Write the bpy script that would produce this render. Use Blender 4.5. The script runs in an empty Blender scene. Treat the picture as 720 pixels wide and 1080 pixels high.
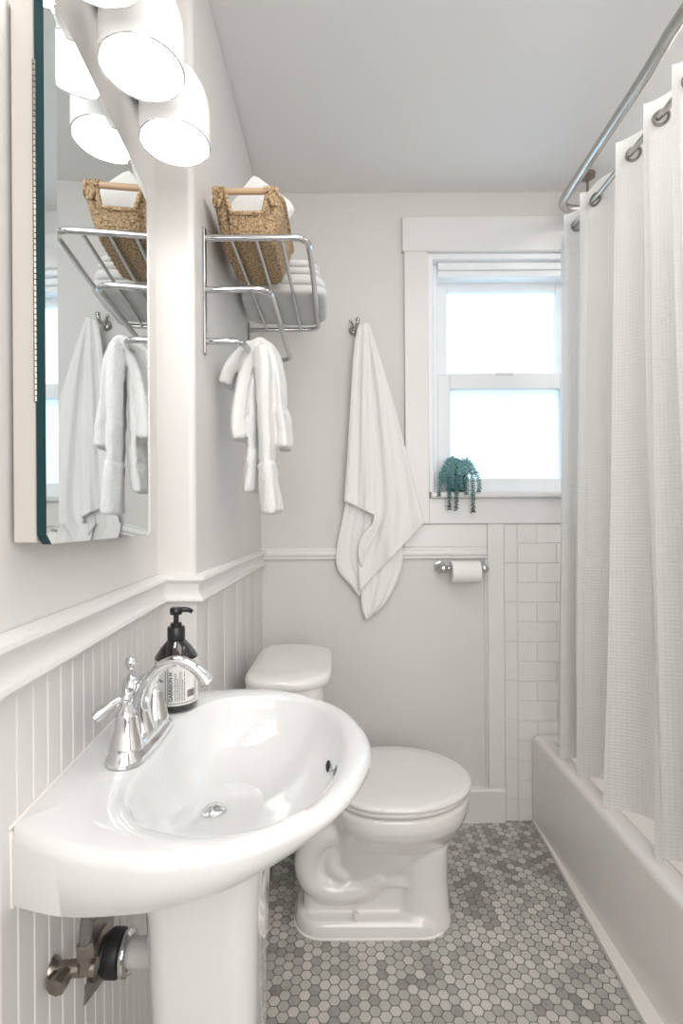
import bpy, bmesh, math, random
from mathutils import Vector, Matrix
random.seed(7)
PI = math.pi
C = bpy.context.scene.collection
F = 543.0; CX = 360.0; CY = 548.0; H = 1.172          # focal length (px), principal point, eye height
def P(px, py, y):                                     # a point of the place seen at that pixel at depth y
    return Vector(((px-CX)/F*y, y, H-(py-CY)/F*y))

# ------------------------------------------------------------------ materials
def mat(name, col, rough=.5, metal=0., bump=0., bscale=40., spec=.5, var=0., vscale=6., emit=None, coat=0., sss=0., trans=0.):
    m = bpy.data.materials.new(name); m.use_nodes = True
    nt = m.node_tree; b = nt.nodes['Principled BSDF']
    b.inputs['Base Color'].default_value = (*col, 1); b.inputs['Roughness'].default_value = rough
    b.inputs['Metallic'].default_value = metal
    b.inputs['Specular IOR Level'].default_value = spec
    b.inputs['Coat Weight'].default_value = coat
    tc = nt.nodes.new('ShaderNodeTexCoord')
    if bump:
        n = nt.nodes.new('ShaderNodeTexNoise'); n.inputs['Scale'].default_value = bscale; n.inputs['Detail'].default_value = 4
        nt.links.new(tc.outputs['Object'], n.inputs['Vector'])
        bp = nt.nodes.new('ShaderNodeBump'); bp.inputs['Strength'].default_value = bump; bp.inputs['Distance'].default_value = .004
        nt.links.new(n.outputs['Fac'], bp.inputs['Height']); nt.links.new(bp.outputs['Normal'], b.inputs['Normal'])
    if var:
        n = nt.nodes.new('ShaderNodeTexNoise'); n.inputs['Scale'].default_value = vscale; n.inputs['Detail'].default_value = 3
        nt.links.new(tc.outputs['Object'], n.inputs['Vector'])
        mx = nt.nodes.new('ShaderNodeMix'); mx.data_type = 'RGBA'
        mx.inputs['A'].default_value = (*[c*(1-var) for c in col], 1); mx.inputs['B'].default_value = (*[min(1, c*(1+var)) for c in col], 1)
        nt.links.new(n.outputs['Fac'], mx.inputs['Factor']); nt.links.new(mx.outputs['Result'], b.inputs['Base Color'])
    if emit:
        b.inputs['Emission Color'].default_value = (*emit[0], 1); b.inputs['Emission Strength'].default_value = emit[1]
    if trans:
        tr = nt.nodes.new('ShaderNodeBsdfTranslucent'); tr.inputs['Color'].default_value = (*col, 1)
        ms = nt.nodes.new('ShaderNodeMixShader'); ms.inputs['Fac'].default_value = trans
        out = nt.nodes['Material Output']
        nt.links.new(b.outputs[0], ms.inputs[1]); nt.links.new(tr.outputs[0], ms.inputs[2]); nt.links.new(ms.outputs[0], out.inputs['Surface'])
    return m
M = {}
M['wall'] = mat('wall_paint', (.700, .683, .667), .55, bump=.05, bscale=60, var=.015, vscale=3)
M['ceil'] = mat('ceiling_paint', (.79, .782, .772), .7, bump=.05, bscale=60)
M['trim'] = mat('trim_gloss_paint', (.765, .755, .745), .28, bump=.03, bscale=30)
M['bead'] = mat('beadboard_paint', (.745, .73, .715), .35, bump=.05, bscale=20)
M['sash'] = mat('vinyl_sash', (.84, .86, .88), .35)
M['porcelain'] = mat('white_porcelain', (.735, .733, .732), .06, coat=.6, spec=.6)
M['toilet'] = mat('toilet_porcelain', (.785, .768, .752), .08, coat=.5)
M['tub'] = mat('tub_enamel', (.775, .752, .730), .22, coat=.2)
M['tile'] = mat('glazed_tile', (.765, .755, .745), .12, var=.02, vscale=9, coat=.3)
M['grout'] = mat('grout', (.66, .64, .61), .8)
M['chrome'] = mat('chrome', (.74, .74, .74), .06, metal=1)
M['nickel'] = mat('brushed_nickel', (.50, .49, .47), .22, metal=1)
M['dark_metal'] = mat('aged_metal', (.30, .27, .24), .3, metal=1, var=.4, vscale=60)
M['pewter'] = mat('grey_grommet', (.30, .29, .28), .35, metal=.9)
M['mirror'] = mat('mirror_silver', (.88, .925, .925), .01, metal=1)
M['teal_glass'] = mat('mirror_edge_glass', (.004, .035, .04), .25, spec=.3)
M['rackchrome'] = mat('rack_chrome', (.60, .60, .60), .1, metal=1)
M['front'] = mat('darkened_front_wall', (.30, .28, .26), .7)  # unseen front wall, colour darkened so chrome has something dark to reflect
M['cabinet'] = mat('cabinet_paint', (.54, .505, .465), .4)
M['towel'] = mat('terry_cotton', (.85, .845, .835), .95, bump=.9, bscale=420, spec=.1)
M['towel2'] = mat('terry_cotton_soft', (.88, .87, .86), .95, bump=.6, bscale=300, spec=.1)
M['paper'] = mat('tissue_paper', (.86, .84, .83), .9, bump=.1, bscale=80, spec=.1)
M['cardboard'] = mat('cardboard_core', (.10, .08, .06), .9)
M['amber'] = mat('dark_amber_plastic', (.012, .007, .005), .12, coat=.6)
M['black'] = mat('black_plastic', (.012, .012, .012), .3)
M['label'] = mat('label_paper', (.78, .77, .75), .5)
M['ink'] = mat('black_ink', (.03, .03, .035), .6)
M['wood'] = mat('pale_wood', (.62, .42, .27), .45, bump=.1, bscale=30, var=.12, vscale=20)
M['pvc'] = mat('pvc_pipe', (.62, .60, .58), .4)
M['rubber'] = mat('black_rubber', (.015, .015, .015), .5)
M['wax'] = mat('caulk', (.85, .83, .80), .5)
M['shade'] = mat('opal_shade', (.78, .775, .77), .35, emit=((1, .985, .96), .07))
M['bulb'] = mat('lit_diffuser', (1, 1, 1), .5, emit=((1, .985, .96), 3.2))
M['dark'] = mat('dark_hole', (.01, .01, .01), .6)
M['hose'] = mat('braided_hose', (.27, .26, .25), .4, metal=.7, bump=1, bscale=500)
M['pot'] = mat('glazed_pot', (.05, .09, .09), .3)
M['hose2'] = mat('dark_hose', (.06, .055, .05), .4)
M['rock'] = mat('grey_plate_metal', (.33, .31, .29), .35, metal=.8, var=.3, vscale=40)

def wicker():
    m = mat('woven_seagrass', (.45, .31, .17), .7); nt = m.node_tree; b = nt.nodes['Principled BSDF']
    tc = nt.nodes.new('ShaderNodeTexCoord'); n = nt.nodes.new('ShaderNodeTexNoise'); n.inputs['Scale'].default_value = 175; n.inputs['Detail'].default_value = 2
    mp = nt.nodes.new('ShaderNodeMapping'); mp.inputs['Scale'].default_value = (1, 1, 1.25)
    nt.links.new(tc.outputs['Object'], mp.inputs['Vector']); nt.links.new(mp.outputs[0], n.inputs['Vector'])
    r = nt.nodes.new('ShaderNodeValToRGB'); e = r.color_ramp.elements
    e[0].position = .30; e[0].color = (.13, .08, .04, 1); e[1].position = .70; e[1].color = (.70, .54, .34, 1)
    k = e.new(.5); k.color = (.46, .31, .17, 1)
    nt.links.new(n.outputs['Fac'], r.inputs[0]); nt.links.new(r.outputs[0], b.inputs['Base Color'])
    bp = nt.nodes.new('ShaderNodeBump'); bp.inputs['Strength'].default_value = .8; bp.inputs['Distance'].default_value = .003
    nt.links.new(n.outputs['Fac'], bp.inputs['Height']); nt.links.new(bp.outputs[0], b.inputs['Normal'])
    return m
M['wicker'] = wicker()

def hexfloor():
    m = mat('marble_hexagon_mosaic', (.5, .5, .5), .3); nt = m.node_tree; N = nt.nodes; L = nt.links; b = N['Principled BSDF']
    p = .0282; sx = p*math.sqrt(3)          # flat edges face along the room: columns of tiles run in depth
    tc = N.new('ShaderNodeTexCoord')
    def vm(op, a=None, c=None):
        n = N.new('ShaderNodeVectorMath'); n.operation = op
        for i, v in enumerate((a, c)):
            if v is None: continue
            if isinstance(v, tuple): n.inputs[i].default_value = v
            else: L.new(v, n.inputs[i])
        return n.outputs['Value'] if op in ('DOT_PRODUCT', 'LENGTH') else n.outputs['Vector']
    def mt(op, a, c=None):
        n = N.new('ShaderNodeMath'); n.operation = op
        for i, v in enumerate((a, c)):
            if v is None: continue
            if isinstance(v, (int, float)): n.inputs[i].default_value = v
            else: L.new(v, n.inputs[i])
        return n.outputs[0]
    pos = vm('MULTIPLY', vm('ADD', tc.outputs['Object'], (sx*80, p*200, 0)), (1, 1, 0))
    S = (sx, p, 1.); Hh = (sx/2, p/2, 0.)
    A = vm('SUBTRACT', vm('MODULO', pos, S), Hh)
    B = vm('SUBTRACT', vm('MODULO', vm('ADD', pos, Hh), S), Hh)
    A = vm('MULTIPLY', A, (1, 1, 0)); B = vm('MULTIPLY', B, (1, 1, 0))
    sel = mt('LESS_THAN', vm('LENGTH', A), vm('LENGTH', B))
    mx = N.new('ShaderNodeMix'); mx.data_type = 'VECTOR'; L.new(sel, mx.inputs['Factor']); L.new(B, mx.inputs[4]); L.new(A, mx.inputs[5])
    g = mx.outputs[1]
    cid = vm('SUBTRACT', pos, g)
    ab = vm('ABSOLUTE', g)
    d = mt('MAXIMUM', vm('DOT_PRODUCT', ab, (math.sqrt(3)/2, .5, 0)), vm('DOT_PRODUCT', ab, (0, 1, 0)))   # 0 centre .. p/2 edge
    ln = mt('LENGTH', 0) if False else None
    rr = vm('LENGTH', g)
    d2 = mt('ADD', mt('MULTIPLY', d, .8), mt('MULTIPLY', rr, .18))       # slightly rounded corners
    mr = N.new('ShaderNodeMapRange'); mr.inputs['From Min'].default_value = p*.5*.865; mr.inputs['From Max'].default_value = p*.5*.955
    L.new(d2, mr.inputs['Value']); edge = mr.outputs[0]
    snap = vm('SNAP', vm('ADD', cid, (.002, .002, 0)), (.004, .004, 1))
    wn = N.new('ShaderNodeTexWhiteNoise'); wn.noise_dimensions = '2D'; L.new(snap, wn.inputs['Vector'])
    cl = N.new('ShaderNodeTexNoise'); cl.inputs['Scale'].default_value = 3.2; cl.inputs['Detail'].default_value = 2; L.new(cid, cl.inputs['Vector'])
    ve = N.new('ShaderNodeTexNoise'); ve.inputs['Scale'].default_value = 45; ve.inputs['Detail'].default_value = 4; L.new(pos, ve.inputs['Vector'])
    v = mt('ADD', mt('MULTIPLY', wn.outputs['Value'], .46), mt('ADD', mt('MULTIPLY', cl.outputs['Fac'], .55), mt('MULTIPLY', ve.outputs['Fac'], .22)))
    r = N.new('ShaderNodeValToRGB'); e = r.color_ramp.elements
    e[0].position = .36; e[0].color = (.26, .255, .235, 1); e[1].position = .90; e[1].color = (.62, .59, .55, 1)
    k = e.new(.52); k.color = (.40, .395, .365, 1); k = e.new(.70); k.color = (.52, .505, .475, 1)
    L.new(v, r.inputs[0])
    mc = N.new('ShaderNodeMix'); mc.data_type = 'RGBA'; L.new(edge, mc.inputs['Factor']); L.new(r.outputs[0], mc.inputs['A']); mc.inputs['B'].default_value = (.14, .13, .115, 1)
    L.new(mc.outputs['Result'], b.inputs['Base Color'])
    ro = mt('ADD', mt('MULTIPLY', edge, .5), .27); L.new(ro, b.inputs['Roughness'])
    bp = N.new('ShaderNodeBump'); bp.inputs['Strength'].default_value = .6; bp.inputs['Distance'].default_value = .0015; bp.invert = True
    L.new(edge, bp.inputs['Height']); L.new(bp.outputs[0], b.inputs['Normal'])
    return m
M['floor'] = hexfloor()

def curtain_mat():
    m = mat('waffle_weave_cotton', (.845, .83, .81), .9, spec=.1); nt = m.node_tree; N = nt.nodes; L = nt.links; b = N['Principled BSDF']
    uv = N.new('ShaderNodeUVMap'); uv.uv_map = 'UVMap'
    sp = N.new('ShaderNodeSeparateXYZ'); L.new(uv.outputs[0], sp.inputs[0])
    def mt(op, a, c=None):
        n = N.new('ShaderNodeMath'); n.operation = op
        for i, v in enumerate((a, c)):
            if v is None: continue
            if isinstance(v, (int, float)): n.inputs[i].default_value = v
            else: L.new(v, n.inputs[i])
        return n.outputs[0]
    def tri(o): return mt('ABSOLUTE', mt('SINE', mt('MULTIPLY', o, PI/.0095)))
    cell = mt('MULTIPLY', tri(sp.outputs[0]), tri(sp.outputs[1]))
    hd = mt('LESS_THAN', sp.outputs[1], 1.78)                      # the top hem band is plain cloth
    h = mt('MULTIPLY', cell, hd)
    bp = N.new('ShaderNodeBump'); bp.inputs['Strength'].default_value = .45; bp.inputs['Distance'].default_value = .003; bp.invert = True
    L.new(h, bp.inputs['Height']); L.new(bp.outputs[0], b.inputs['Normal'])
    mc = N.new('ShaderNodeMix'); mc.data_type = 'RGBA'; L.new(h, mc.inputs['Factor'])
    mc.inputs['A'].default_value = (.87, .865, .86, 1); mc.inputs['B'].default_value = (.815, .808, .80, 1); L.new(mc.outputs['Result'], b.inputs['Base Color'])
    tr = N.new('ShaderNodeBsdfTranslucent'); tr.inputs['Color'].default_value = (.85, .84, .82, 1)
    ms = N.new('ShaderNodeMixShader'); ms.inputs['Fac'].default_value = .33
    L.new(b.outputs[0], ms.inputs[1]); L.new(tr.outputs[0], ms.inputs[2]); L.new(ms.outputs[0], N['Material Output'].inputs['Surface'])
    return m
M['curtain'] = curtain_mat()

def leaf_mat():
    m = mat('blue_green_succulent', (.12, .27, .27), .5); nt = m.node_tree; N = nt.nodes; L = nt.links; b = N['Principled BSDF']
    tc = N.new('ShaderNodeTexCoord'); sp = N.new('ShaderNodeSeparateXYZ'); L.new(tc.outputs['Object'], sp.inputs[0])
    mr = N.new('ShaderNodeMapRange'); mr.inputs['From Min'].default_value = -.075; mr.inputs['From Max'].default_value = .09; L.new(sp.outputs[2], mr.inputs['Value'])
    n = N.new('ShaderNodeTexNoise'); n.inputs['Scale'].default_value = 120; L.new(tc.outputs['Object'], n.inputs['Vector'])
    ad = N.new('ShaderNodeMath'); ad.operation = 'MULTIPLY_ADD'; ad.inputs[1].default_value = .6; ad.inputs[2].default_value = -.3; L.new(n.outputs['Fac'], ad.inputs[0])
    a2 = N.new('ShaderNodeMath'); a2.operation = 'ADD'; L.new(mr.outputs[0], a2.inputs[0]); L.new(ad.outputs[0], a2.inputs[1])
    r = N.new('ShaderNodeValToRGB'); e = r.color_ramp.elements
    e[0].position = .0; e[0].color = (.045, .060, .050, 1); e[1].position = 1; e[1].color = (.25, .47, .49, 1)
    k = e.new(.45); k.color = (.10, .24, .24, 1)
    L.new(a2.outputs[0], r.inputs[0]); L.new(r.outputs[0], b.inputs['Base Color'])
    return m
M['leaf'] = leaf_mat()
def pane_mat():
    m = bpy.data.materials.new('frosted_glass'); m.use_nodes = True; nt = m.node_tree; N = nt.nodes; L = nt.links
    N.remove(N['Principled BSDF'])
    tr = N.new('ShaderNodeBsdfTranslucent'); tr.inputs['Color'].default_value = (.84, .94, 1, 1)
    gl = N.new('ShaderNodeBsdfGlossy'); gl.inputs['Roughness'].default_value = .25
    ms = N.new('ShaderNodeMixShader'); ms.inputs['Fac'].default_value = .06
    L.new(tr.outputs[0], ms.inputs[1]); L.new(gl.outputs[0], ms.inputs[2]); L.new(ms.outputs[0], N['Material Output'].inputs['Surface'])
    return m
M['pane'] = pane_mat()

# ------------------------------------------------------------------ mesh helpers
def tag(o, label=None, cat=None, group=None, kind=None):
    if label: o['label'] = label
    if cat: o['category'] = cat
    if group: o['group'] = group
    if kind: o['kind'] = kind
    return o
def wloc(o):
    v = Vector((0, 0, 0))
    while o: v = v + o.location; o = o.parent
    return v
def thing(name, loc, label, cat, group=None):
    o = bpy.data.objects.new(name, None); C.objects.link(o); o.location = loc; o.empty_display_size = .05
    return tag(o, label, cat, group)
class MB:
    def __init__(s): s.v = []; s.f = []; s.uv = None
    def add(s, vs, fs):
        b = len(s.v); s.v += [Vector(v) for v in vs]; s.f += [tuple(i+b for i in f) for f in fs]; return s
    def box(s, x0, x1, y0, y1, z0, z1):
        return s.add([(x0,y0,z0),(x1,y0,z0),(x1,y1,z0),(x0,y1,z0),(x0,y0,z1),(x1,y0,z1),(x1,y1,z1),(x0,y1,z1)],
                     [(0,3,2,1),(4,5,6,7),(0,1,5,4),(1,2,6,5),(2,3,7,6),(3,0,4,7)])
    def prism(s, poly, z0, z1):                         # poly: CCW (x,y)
        n = len(poly)
        return s.add([(x,y,z0) for x,y in poly]+[(x,y,z1) for x,y in poly],
                     [tuple(range(n-1,-1,-1)), tuple(range(n,2*n))]+[(i,(i+1)%n,(i+1)%n+n,i+n) for i in range(n)])
    def loft(s, loops, closed=True, cap0=False, cap1=False):
        n = len(loops[0]); vs = [p for l in loops for p in l]; fs = []
        for k in range(len(loops)-1):
            for i in range(n if closed else n-1):
                j = (i+1) % n; fs.append((k*n+i, k*n+j, (k+1)*n+j, (k+1)*n+i))
        if cap0: fs.append(tuple(range(n-1,-1,-1)))
        if cap1: fs.append(tuple((len(loops)-1)*n+i for i in range(n)))
        return s.add(vs, fs)
    def tube(s, path, r, n=12, cap=True, sy=1., up=None):
        path = [Vector(p) for p in path]; rs = r if isinstance(r, (list, tuple)) else [r]*len(path)
        loops = []; prev = None
        for i, p in enumerate(path):
            t = (path[min(i+1,len(path)-1)]-path[max(i-1,0)]).normalized()
            if prev is None:
                a = Vector(up) if up else (Vector((0,0,1)) if abs(t.z) < .9 else Vector((1,0,0)))
                u = (a-t*a.dot(t)).normalized()
            else: u = (prev-t*prev.dot(t)).normalized()
            prev = u; w = t.cross(u)
            loops.append([p+(u*math.cos(2*PI*k/n)+w*math.sin(2*PI*k/n)*sy)*rs[i] for k in range(n)])
        return s.loft(loops, True, cap, cap)
    def lathe(s, prof, n=32, o=(0,0,0), ax=None):        # prof: (r, h) ; axis z or direction ax
        o = Vector(o); q = Vector((0,0,1)).rotation_difference(Vector(ax).normalized()) if ax else None
        loops = []
        for r, h in prof:
            l = [Vector((r*math.cos(2*PI*k/n), r*math.sin(2*PI*k/n), h)) for k in range(n)]
            loops.append([o+(q@p if q else p) for p in l])
        return s.loft(loops, True, prof[0][0] > 1e-5, prof[-1][0] > 1e-5)
    def ball(s, c, r, n=16):
        return s.lathe([(r*math.sin(PI*k/10)+1e-6, -r*math.cos(PI*k/10)) for k in range(11)], n, c)
    def torus(s, c, R, r, ax=(0,0,1), n=28, m=10):
        q = Vector((0,0,1)).rotation_difference(Vector(ax).normalized()); c = Vector(c)
        loops = [[c+q@Vector(((R+r*math.cos(2*PI*j/m))*math.cos(2*PI*i/n),(R+r*math.cos(2*PI*j/m))*math.sin(2*PI*i/n), r*math.sin(2*PI*j/m))) for j in range(m)] for i in range(n)]
        return s.loft(loops+[loops[0]], True)
    def build(s, name, m, parent=None, smooth=True, bevel=0., sub=0, seg=2, solid=0., angle=40, remesh=0., fix=True):
        off = wloc(parent) if parent else Vector((0,0,0))
        me = bpy.data.meshes.new(name); me.from_pydata([v-off for v in s.v], [], s.f)
        if s.uv:
            u = me.uv_layers.new(name='UVMap')
            for l in me.loops: u.data[l.index].uv = s.uv[l.vertex_index]
        bm = bmesh.new(); bm.from_mesh(me)
        if not s.uv: bmesh.ops.remove_doubles(bm, verts=bm.verts, dist=1e-5)
        if fix: bmesh.ops.recalc_face_normals(bm, faces=bm.faces)
        bm.to_mesh(me); bm.free()
        me.materials.append(m)
        o = bpy.data.objects.new(name, me); C.objects.link(o)
        if parent: o.parent = parent
        if remesh:
            r = o.modifiers.new('r', 'REMESH'); r.mode = 'VOXEL'; r.voxel_size = remesh; r.use_smooth_shade = True
            sm = o.modifiers.new('s', 'SMOOTH'); sm.factor = .5; sm.iterations = 6
        if solid:
            k = o.modifiers.new('t', 'SOLIDIFY'); k.thickness = solid; k.offset = 0
        if bevel:
            k = o.modifiers.new('b', 'BEVEL'); k.width = bevel; k.segments = seg; k.limit_method = 'ANGLE'; k.angle_limit = math.radians(35)
        if sub:
            k = o.modifiers.new('s', 'SUBSURF'); k.levels = sub; k.render_levels = sub
        if smooth:
            for p in me.polygons: p.use_smooth = True
            if not (sub or remesh): me.set_sharp_from_angle(angle=math.radians(angle))
        return o
def struct(mb, name, m, **k):
    return tag(mb.build(name, m, **k), kind='structure')
def arc(c, r, a0, a1, n, ax1, ax2):
    c = Vector(c); ax1 = Vector(ax1); ax2 = Vector(ax2)
    return [c+(ax1*math.cos(a0+(a1-a0)*i/n)+ax2*math.sin(a0+(a1-a0)*i/n))*r for i in range(n+1)]
def round_path(pts, r, n=6):                            # fillet the corners of a polyline
    pts = [Vector(p) for p in pts]; out = [pts[0]]
    for i in range(1, len(pts)-1):
        a = (pts[i-1]-pts[i]); b = (pts[i+1]-pts[i]); d = min(r, a.length*.49, b.length*.49)
        p0 = pts[i]+a.normalized()*d; p1 = pts[i]+b.normalized()*d
        for k in range(n+1):
            t = k/n; out.append(p0*(1-t)**2+pts[i]*2*t*(1-t)+p1*t*t)
    return out+[pts[-1]]
def spline(pts, n=6, closed=False):
    pts = [Vector(p) for p in pts]; m = len(pts); out = []
    for i in range(m if closed else m-1):
        g = (lambda k: pts[k % m]) if closed else (lambda k: pts[max(0, min(m-1, k))])
        p0, p1, p2, p3 = g(i-1), g(i), g(i+1), g(i+2)
        for k in range(n):
            t = k/n
            out.append(.5*((2*p1)+(p2-p0)*t+(2*p0-5*p1+4*p2-p3)*t*t+(3*p1-p0-3*p2+p3)*t**3))
    if not closed: out.append(pts[-1])
    return out
def rrect(x0, x1, y0, y1, r, z, n=5):
    r = min(r, (x1-x0)*.499, (y1-y0)*.499); out = []
    for cx, cy, a in ((x1-r,y1-r,0),(x0+r,y1-r,PI/2),(x0+r,y0+r,PI),(x1-r,y0+r,1.5*PI)):
        for k in range(n+1):
            t = a+PI/2*k/n; out.append(Vector((cx+r*math.cos(t), cy+r*math.sin(t), z)))
    return out
def sweep_profile(path, prof):                          # plan polyline (x,y), profile (d,z), room on the right hand side, mitred
    path = [Vector((p[0], p[1])) for p in path]; n = len(path); loops = []
    def nrm(a, b): d = (b-a).normalized(); return Vector((d.y, -d.x))
    for i, p in enumerate(path):
        if i == 0: m = nrm(path[0], path[1])
        elif i == n-1: m = nrm(path[-2], path[-1])
        else:
            a = nrm(path[i-1], p); b = nrm(p, path[i+1]); m = (a+b).normalized(); m = m/m.dot(a)
        loops.append([(p.x+m.x*d, p.y+m.y*d, z) for d, z in prof])
    return MB().loft(loops, True, True, True)

# ------------------------------------------------------------------ the room
YB = 2.0; ZC = 2.44; XB = -.313; YP = 1.10; XR = 1.49; YF = -1.1
def xl(y): return -.349-.071*(y-.527)                   # the near left wall runs slightly out of square
LD = Vector((-.0708, .9975)); LN = Vector((.9975, .0708)); LO = Vector((-.349, .527))
def LW(s, d, z):
    p = LO+LD*s+LN*d; return Vector((p.x, p.y, z))
struct(MB().box(-.7, XR+.1, YF-.1, YB+.2, -.08, 0), 'floor', M['floor'])
struct(MB().box(-.7, XR+.1, YF-.1, YB+.2, ZC, ZC+.08), 'ceiling', M['ceil'])
struct(MB().prism([(xl(YF)-.004, YF), (xl(YP)-.004, YP), (-.62, YP), (-.62, YF)], 0, ZC), 'wall_left', M['wall'])
struct(MB().prism([(-.62, YP), (XB, YP), (XB, YB), (-.62, YB)], 0, ZC), 'wall_left_alcove', M['wall'], bevel=.012, seg=3)
WX0, WX1, WZ0, WZ1 = .339, .985, 1.262, 2.203
b = MB().box(-.62, WX0, YB, YB+.2, 0, ZC).box(WX1, XR, YB, YB+.2, 0, ZC).box(WX0, WX1, YB, YB+.2, 0, WZ0).box(WX0, WX1, YB, YB+.2, WZ1, ZC)
struct(b, 'wall_back', M['wall'], smooth=False)
struct(MB().box(XR, XR+.1, YF, YB+.2, 0, ZC), 'wall_right', M['tile'])
struct(MB().box(-.62, XR+.1, YF-.1, YF, 0, ZC), 'wall_front', M['front'])

# beadboard on the left: a grooved sheet from floor to chair rail
def beads(p0, p1, pitch, ph, dp=.0016):
    p0 = Vector(p0); p1 = Vector(p1); L = (p1-p0).length; d = (p1-p0)/L; n = Vector((d.y, -d.x)); pts = [(0, .0)]
    x = ph
    while x < L-.012:
        pts += [(x, 0), (x+.0018, -dp), (x+.0032, .0004), (x+.006, .0007), (x+.0075, .0)]; x += pitch
    pts.append((L, 0))
    lo = [[(p0+d*a+n*o).to_3d()+Vector((0,0,z)) for a, o in pts] for z in (.0, 1.0)]
    return MB().loft(lo, False)
b = beads((xl(YF), YF), (xl(YP), YP), .0335, .0145); struct(b, 'trim_1', M['bead'], angle=25)
b = beads((XB+.003, YP), (XB+.003, YB), .16, .09, .0006); struct(b, 'trim_2', M['bead'], angle=25)
struct(MB().box(xl(YP), XB+.003, YP-.003, YP, 0, 1.0), 'trim_3', M['bead'])
rail = [(-.003,1.0565),(.017,1.0565),(.0235,1.053),(.0245,1.047),(.021,1.043),(.013,1.038),(.0095,1.029),(.011,1.019),(.016,1.012),(.021,1.0095),(.0225,1.004),(.018,.999),(.006,.998),(-.003,.998)]
struct(sweep_profile([(xl(YF), YF), (xl(YP), YP), (XB, YP), (XB, YB)], rail), 'trim_4', M['trim'], angle=30)
# back wall panelling
railb = [(0,1.064),(.008,1.064),(.012,1.060),(.012,1.054),(.017,1.050),(.019,1.040),(.017,1.032),(.012,1.028),(.014,1.022),(.010,1.017),(0,1.017)]
struct(sweep_profile([(XB, YB), (.56, YB)], railb), 'trim_5', M['trim'], angle=30)
b = MB().box(.563, .625, YB-.014, YB, .12, 1.152).box(.553, .563, YB-.008, YB, .12, 1.03).box(.556, .560, YB-.011, YB, .12, 1.03)
struct(b, 'trim_6', M['trim'], bevel=.002)
struct(MB().box(.24, .563, YB-.006, YB, 1.064, 1.152), 'trim_7', M['trim'], bevel=.002)
struct(sweep_profile([(XB, YB), (.625, YB)], [(0,0),(.018,0),(.018,.108),(.022,.110),(.022,.122),(.016,.130),(0,.132)]), 'baseboard_back', M['trim'], angle=30)
# subway tile field beside the panel
b = MB()
def tile(x0, x1, z0, z1, y=YB-.008):
    g = .0009; c = .002; x0 += g; x1 -= g; z0 += g; z1 -= g
    a = [(x0,y+.004,z0),(x1,y+.004,z0),(x1,y+.004,z1),(x0,y+.004,z1),(x0+c,y,z0+c),(x1-c,y,z0+c),(x1-c,y,z1-c),(x0+c,y,z1-c)]
    b.add(a, [(4,5,6,7),(0,1,5,4),(1,2,6,5),(2,3,7,6),(3,0,4,7)])
z = 1.152
while z > 0:
    tile(.627, .678, max(z-.152, .001), z); z -= .152
z = 1.152; k = 0
while z > .0:
    x = .678-(.076 if k % 2 == 0 else 0)
    while x < 1.48:
        if x+.152 > .68: tile(max(x, .678), min(x+.152, 1.49), max(z-.0765, .001), z)
        x += .152
    z -= .0765; k += 1
struct(b, 'trim_8', M['tile'], smooth=False)
struct(MB().box(.626, XR, YB-.0055, YB, 0, 1.153), 'trim_9', M['grout'])

# window: casing, stool, apron, jambs and two sashes
w = tag(bpy.data.objects.new('window_1', None), kind='structure'); C.objects.link(w); w.location = (.66, YB, 1.27)
b = MB().box(.247, WX0, YB-.019, YB, 1.153, WZ1).box(WX1, 1.077, YB-.019, YB, 1.153, WZ1).box(.240, 1.085, YB-.021, YB, WZ1, 2.336)
b.build('window_casing', M['trim'], w, bevel=.003)
MB().box(WX0, WX1, YB-.015, YB, 1.153, 1.252).build('window_apron', M['trim'], w, bevel=.002)
MB().box(WX0+.004, WX1, YB-.042, YB+.13, 1.252, 1.2755).build('window_sill', M['trim'], w, bevel=.008, seg=4)
b = MB().box(WX0, .360, YB-.002, YB+.13, 1.2755, WZ1).box(.962, WX1, YB-.002, YB+.13, 1.2755, WZ1).box(.360, .962, YB-.002, YB+.13, 2.180, WZ1)
b.build('window_jamb', M['sash'], w, bevel=.003)
b = MB().box(.360, .384, YB+.04, YB+.13, 1.2755, 2.18).box(.922, .962, YB+.04, YB+.13, 1.2755, 2.18).box(.384, .922, YB+.03, YB+.13, 2.125, 2.18).box(.384, .922, YB+.02, YB+.03, 2.150, 2.18)
b.build('window_frame', M['sash'], w, bevel=.003)
def sash(name, x0, x1, z0, z1, y0, y1, wl, wb, wt):
    s = MB().box(x0, x0+wl, y0, y1, z0, z1).box(x1-wl, x1, y0, y1, z0, z1).box(x0+wl, x1-wl, y0, y1, z0, z0+wb).box(x0+wl, x1-wl, y0, y1, z1-wt, z1).build(name, M['sash'], w, bevel=.004)
    MB().box(x0+wl-.004, x1-wl+.004, (y0+y1)/2-.002, (y0+y1)/2+.002, z0+wb-.004, z1-wt+.004).build('glass_pane', M['pane'], s, smooth=False)
sash('upper_sash', .384, .922, 1.695, 2.130, YB+.088, YB+.122, .046, .05, .038)
sash('lower_sash', .384, .922, 1.2765, 1.747, YB+.045, YB+.083, .05, .055, .060)
MB().box(.615, .685, YB+.036, YB+.048, 1.742, 1.752).build('sash_lock', M['sash'], w, bevel=.003)

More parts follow.
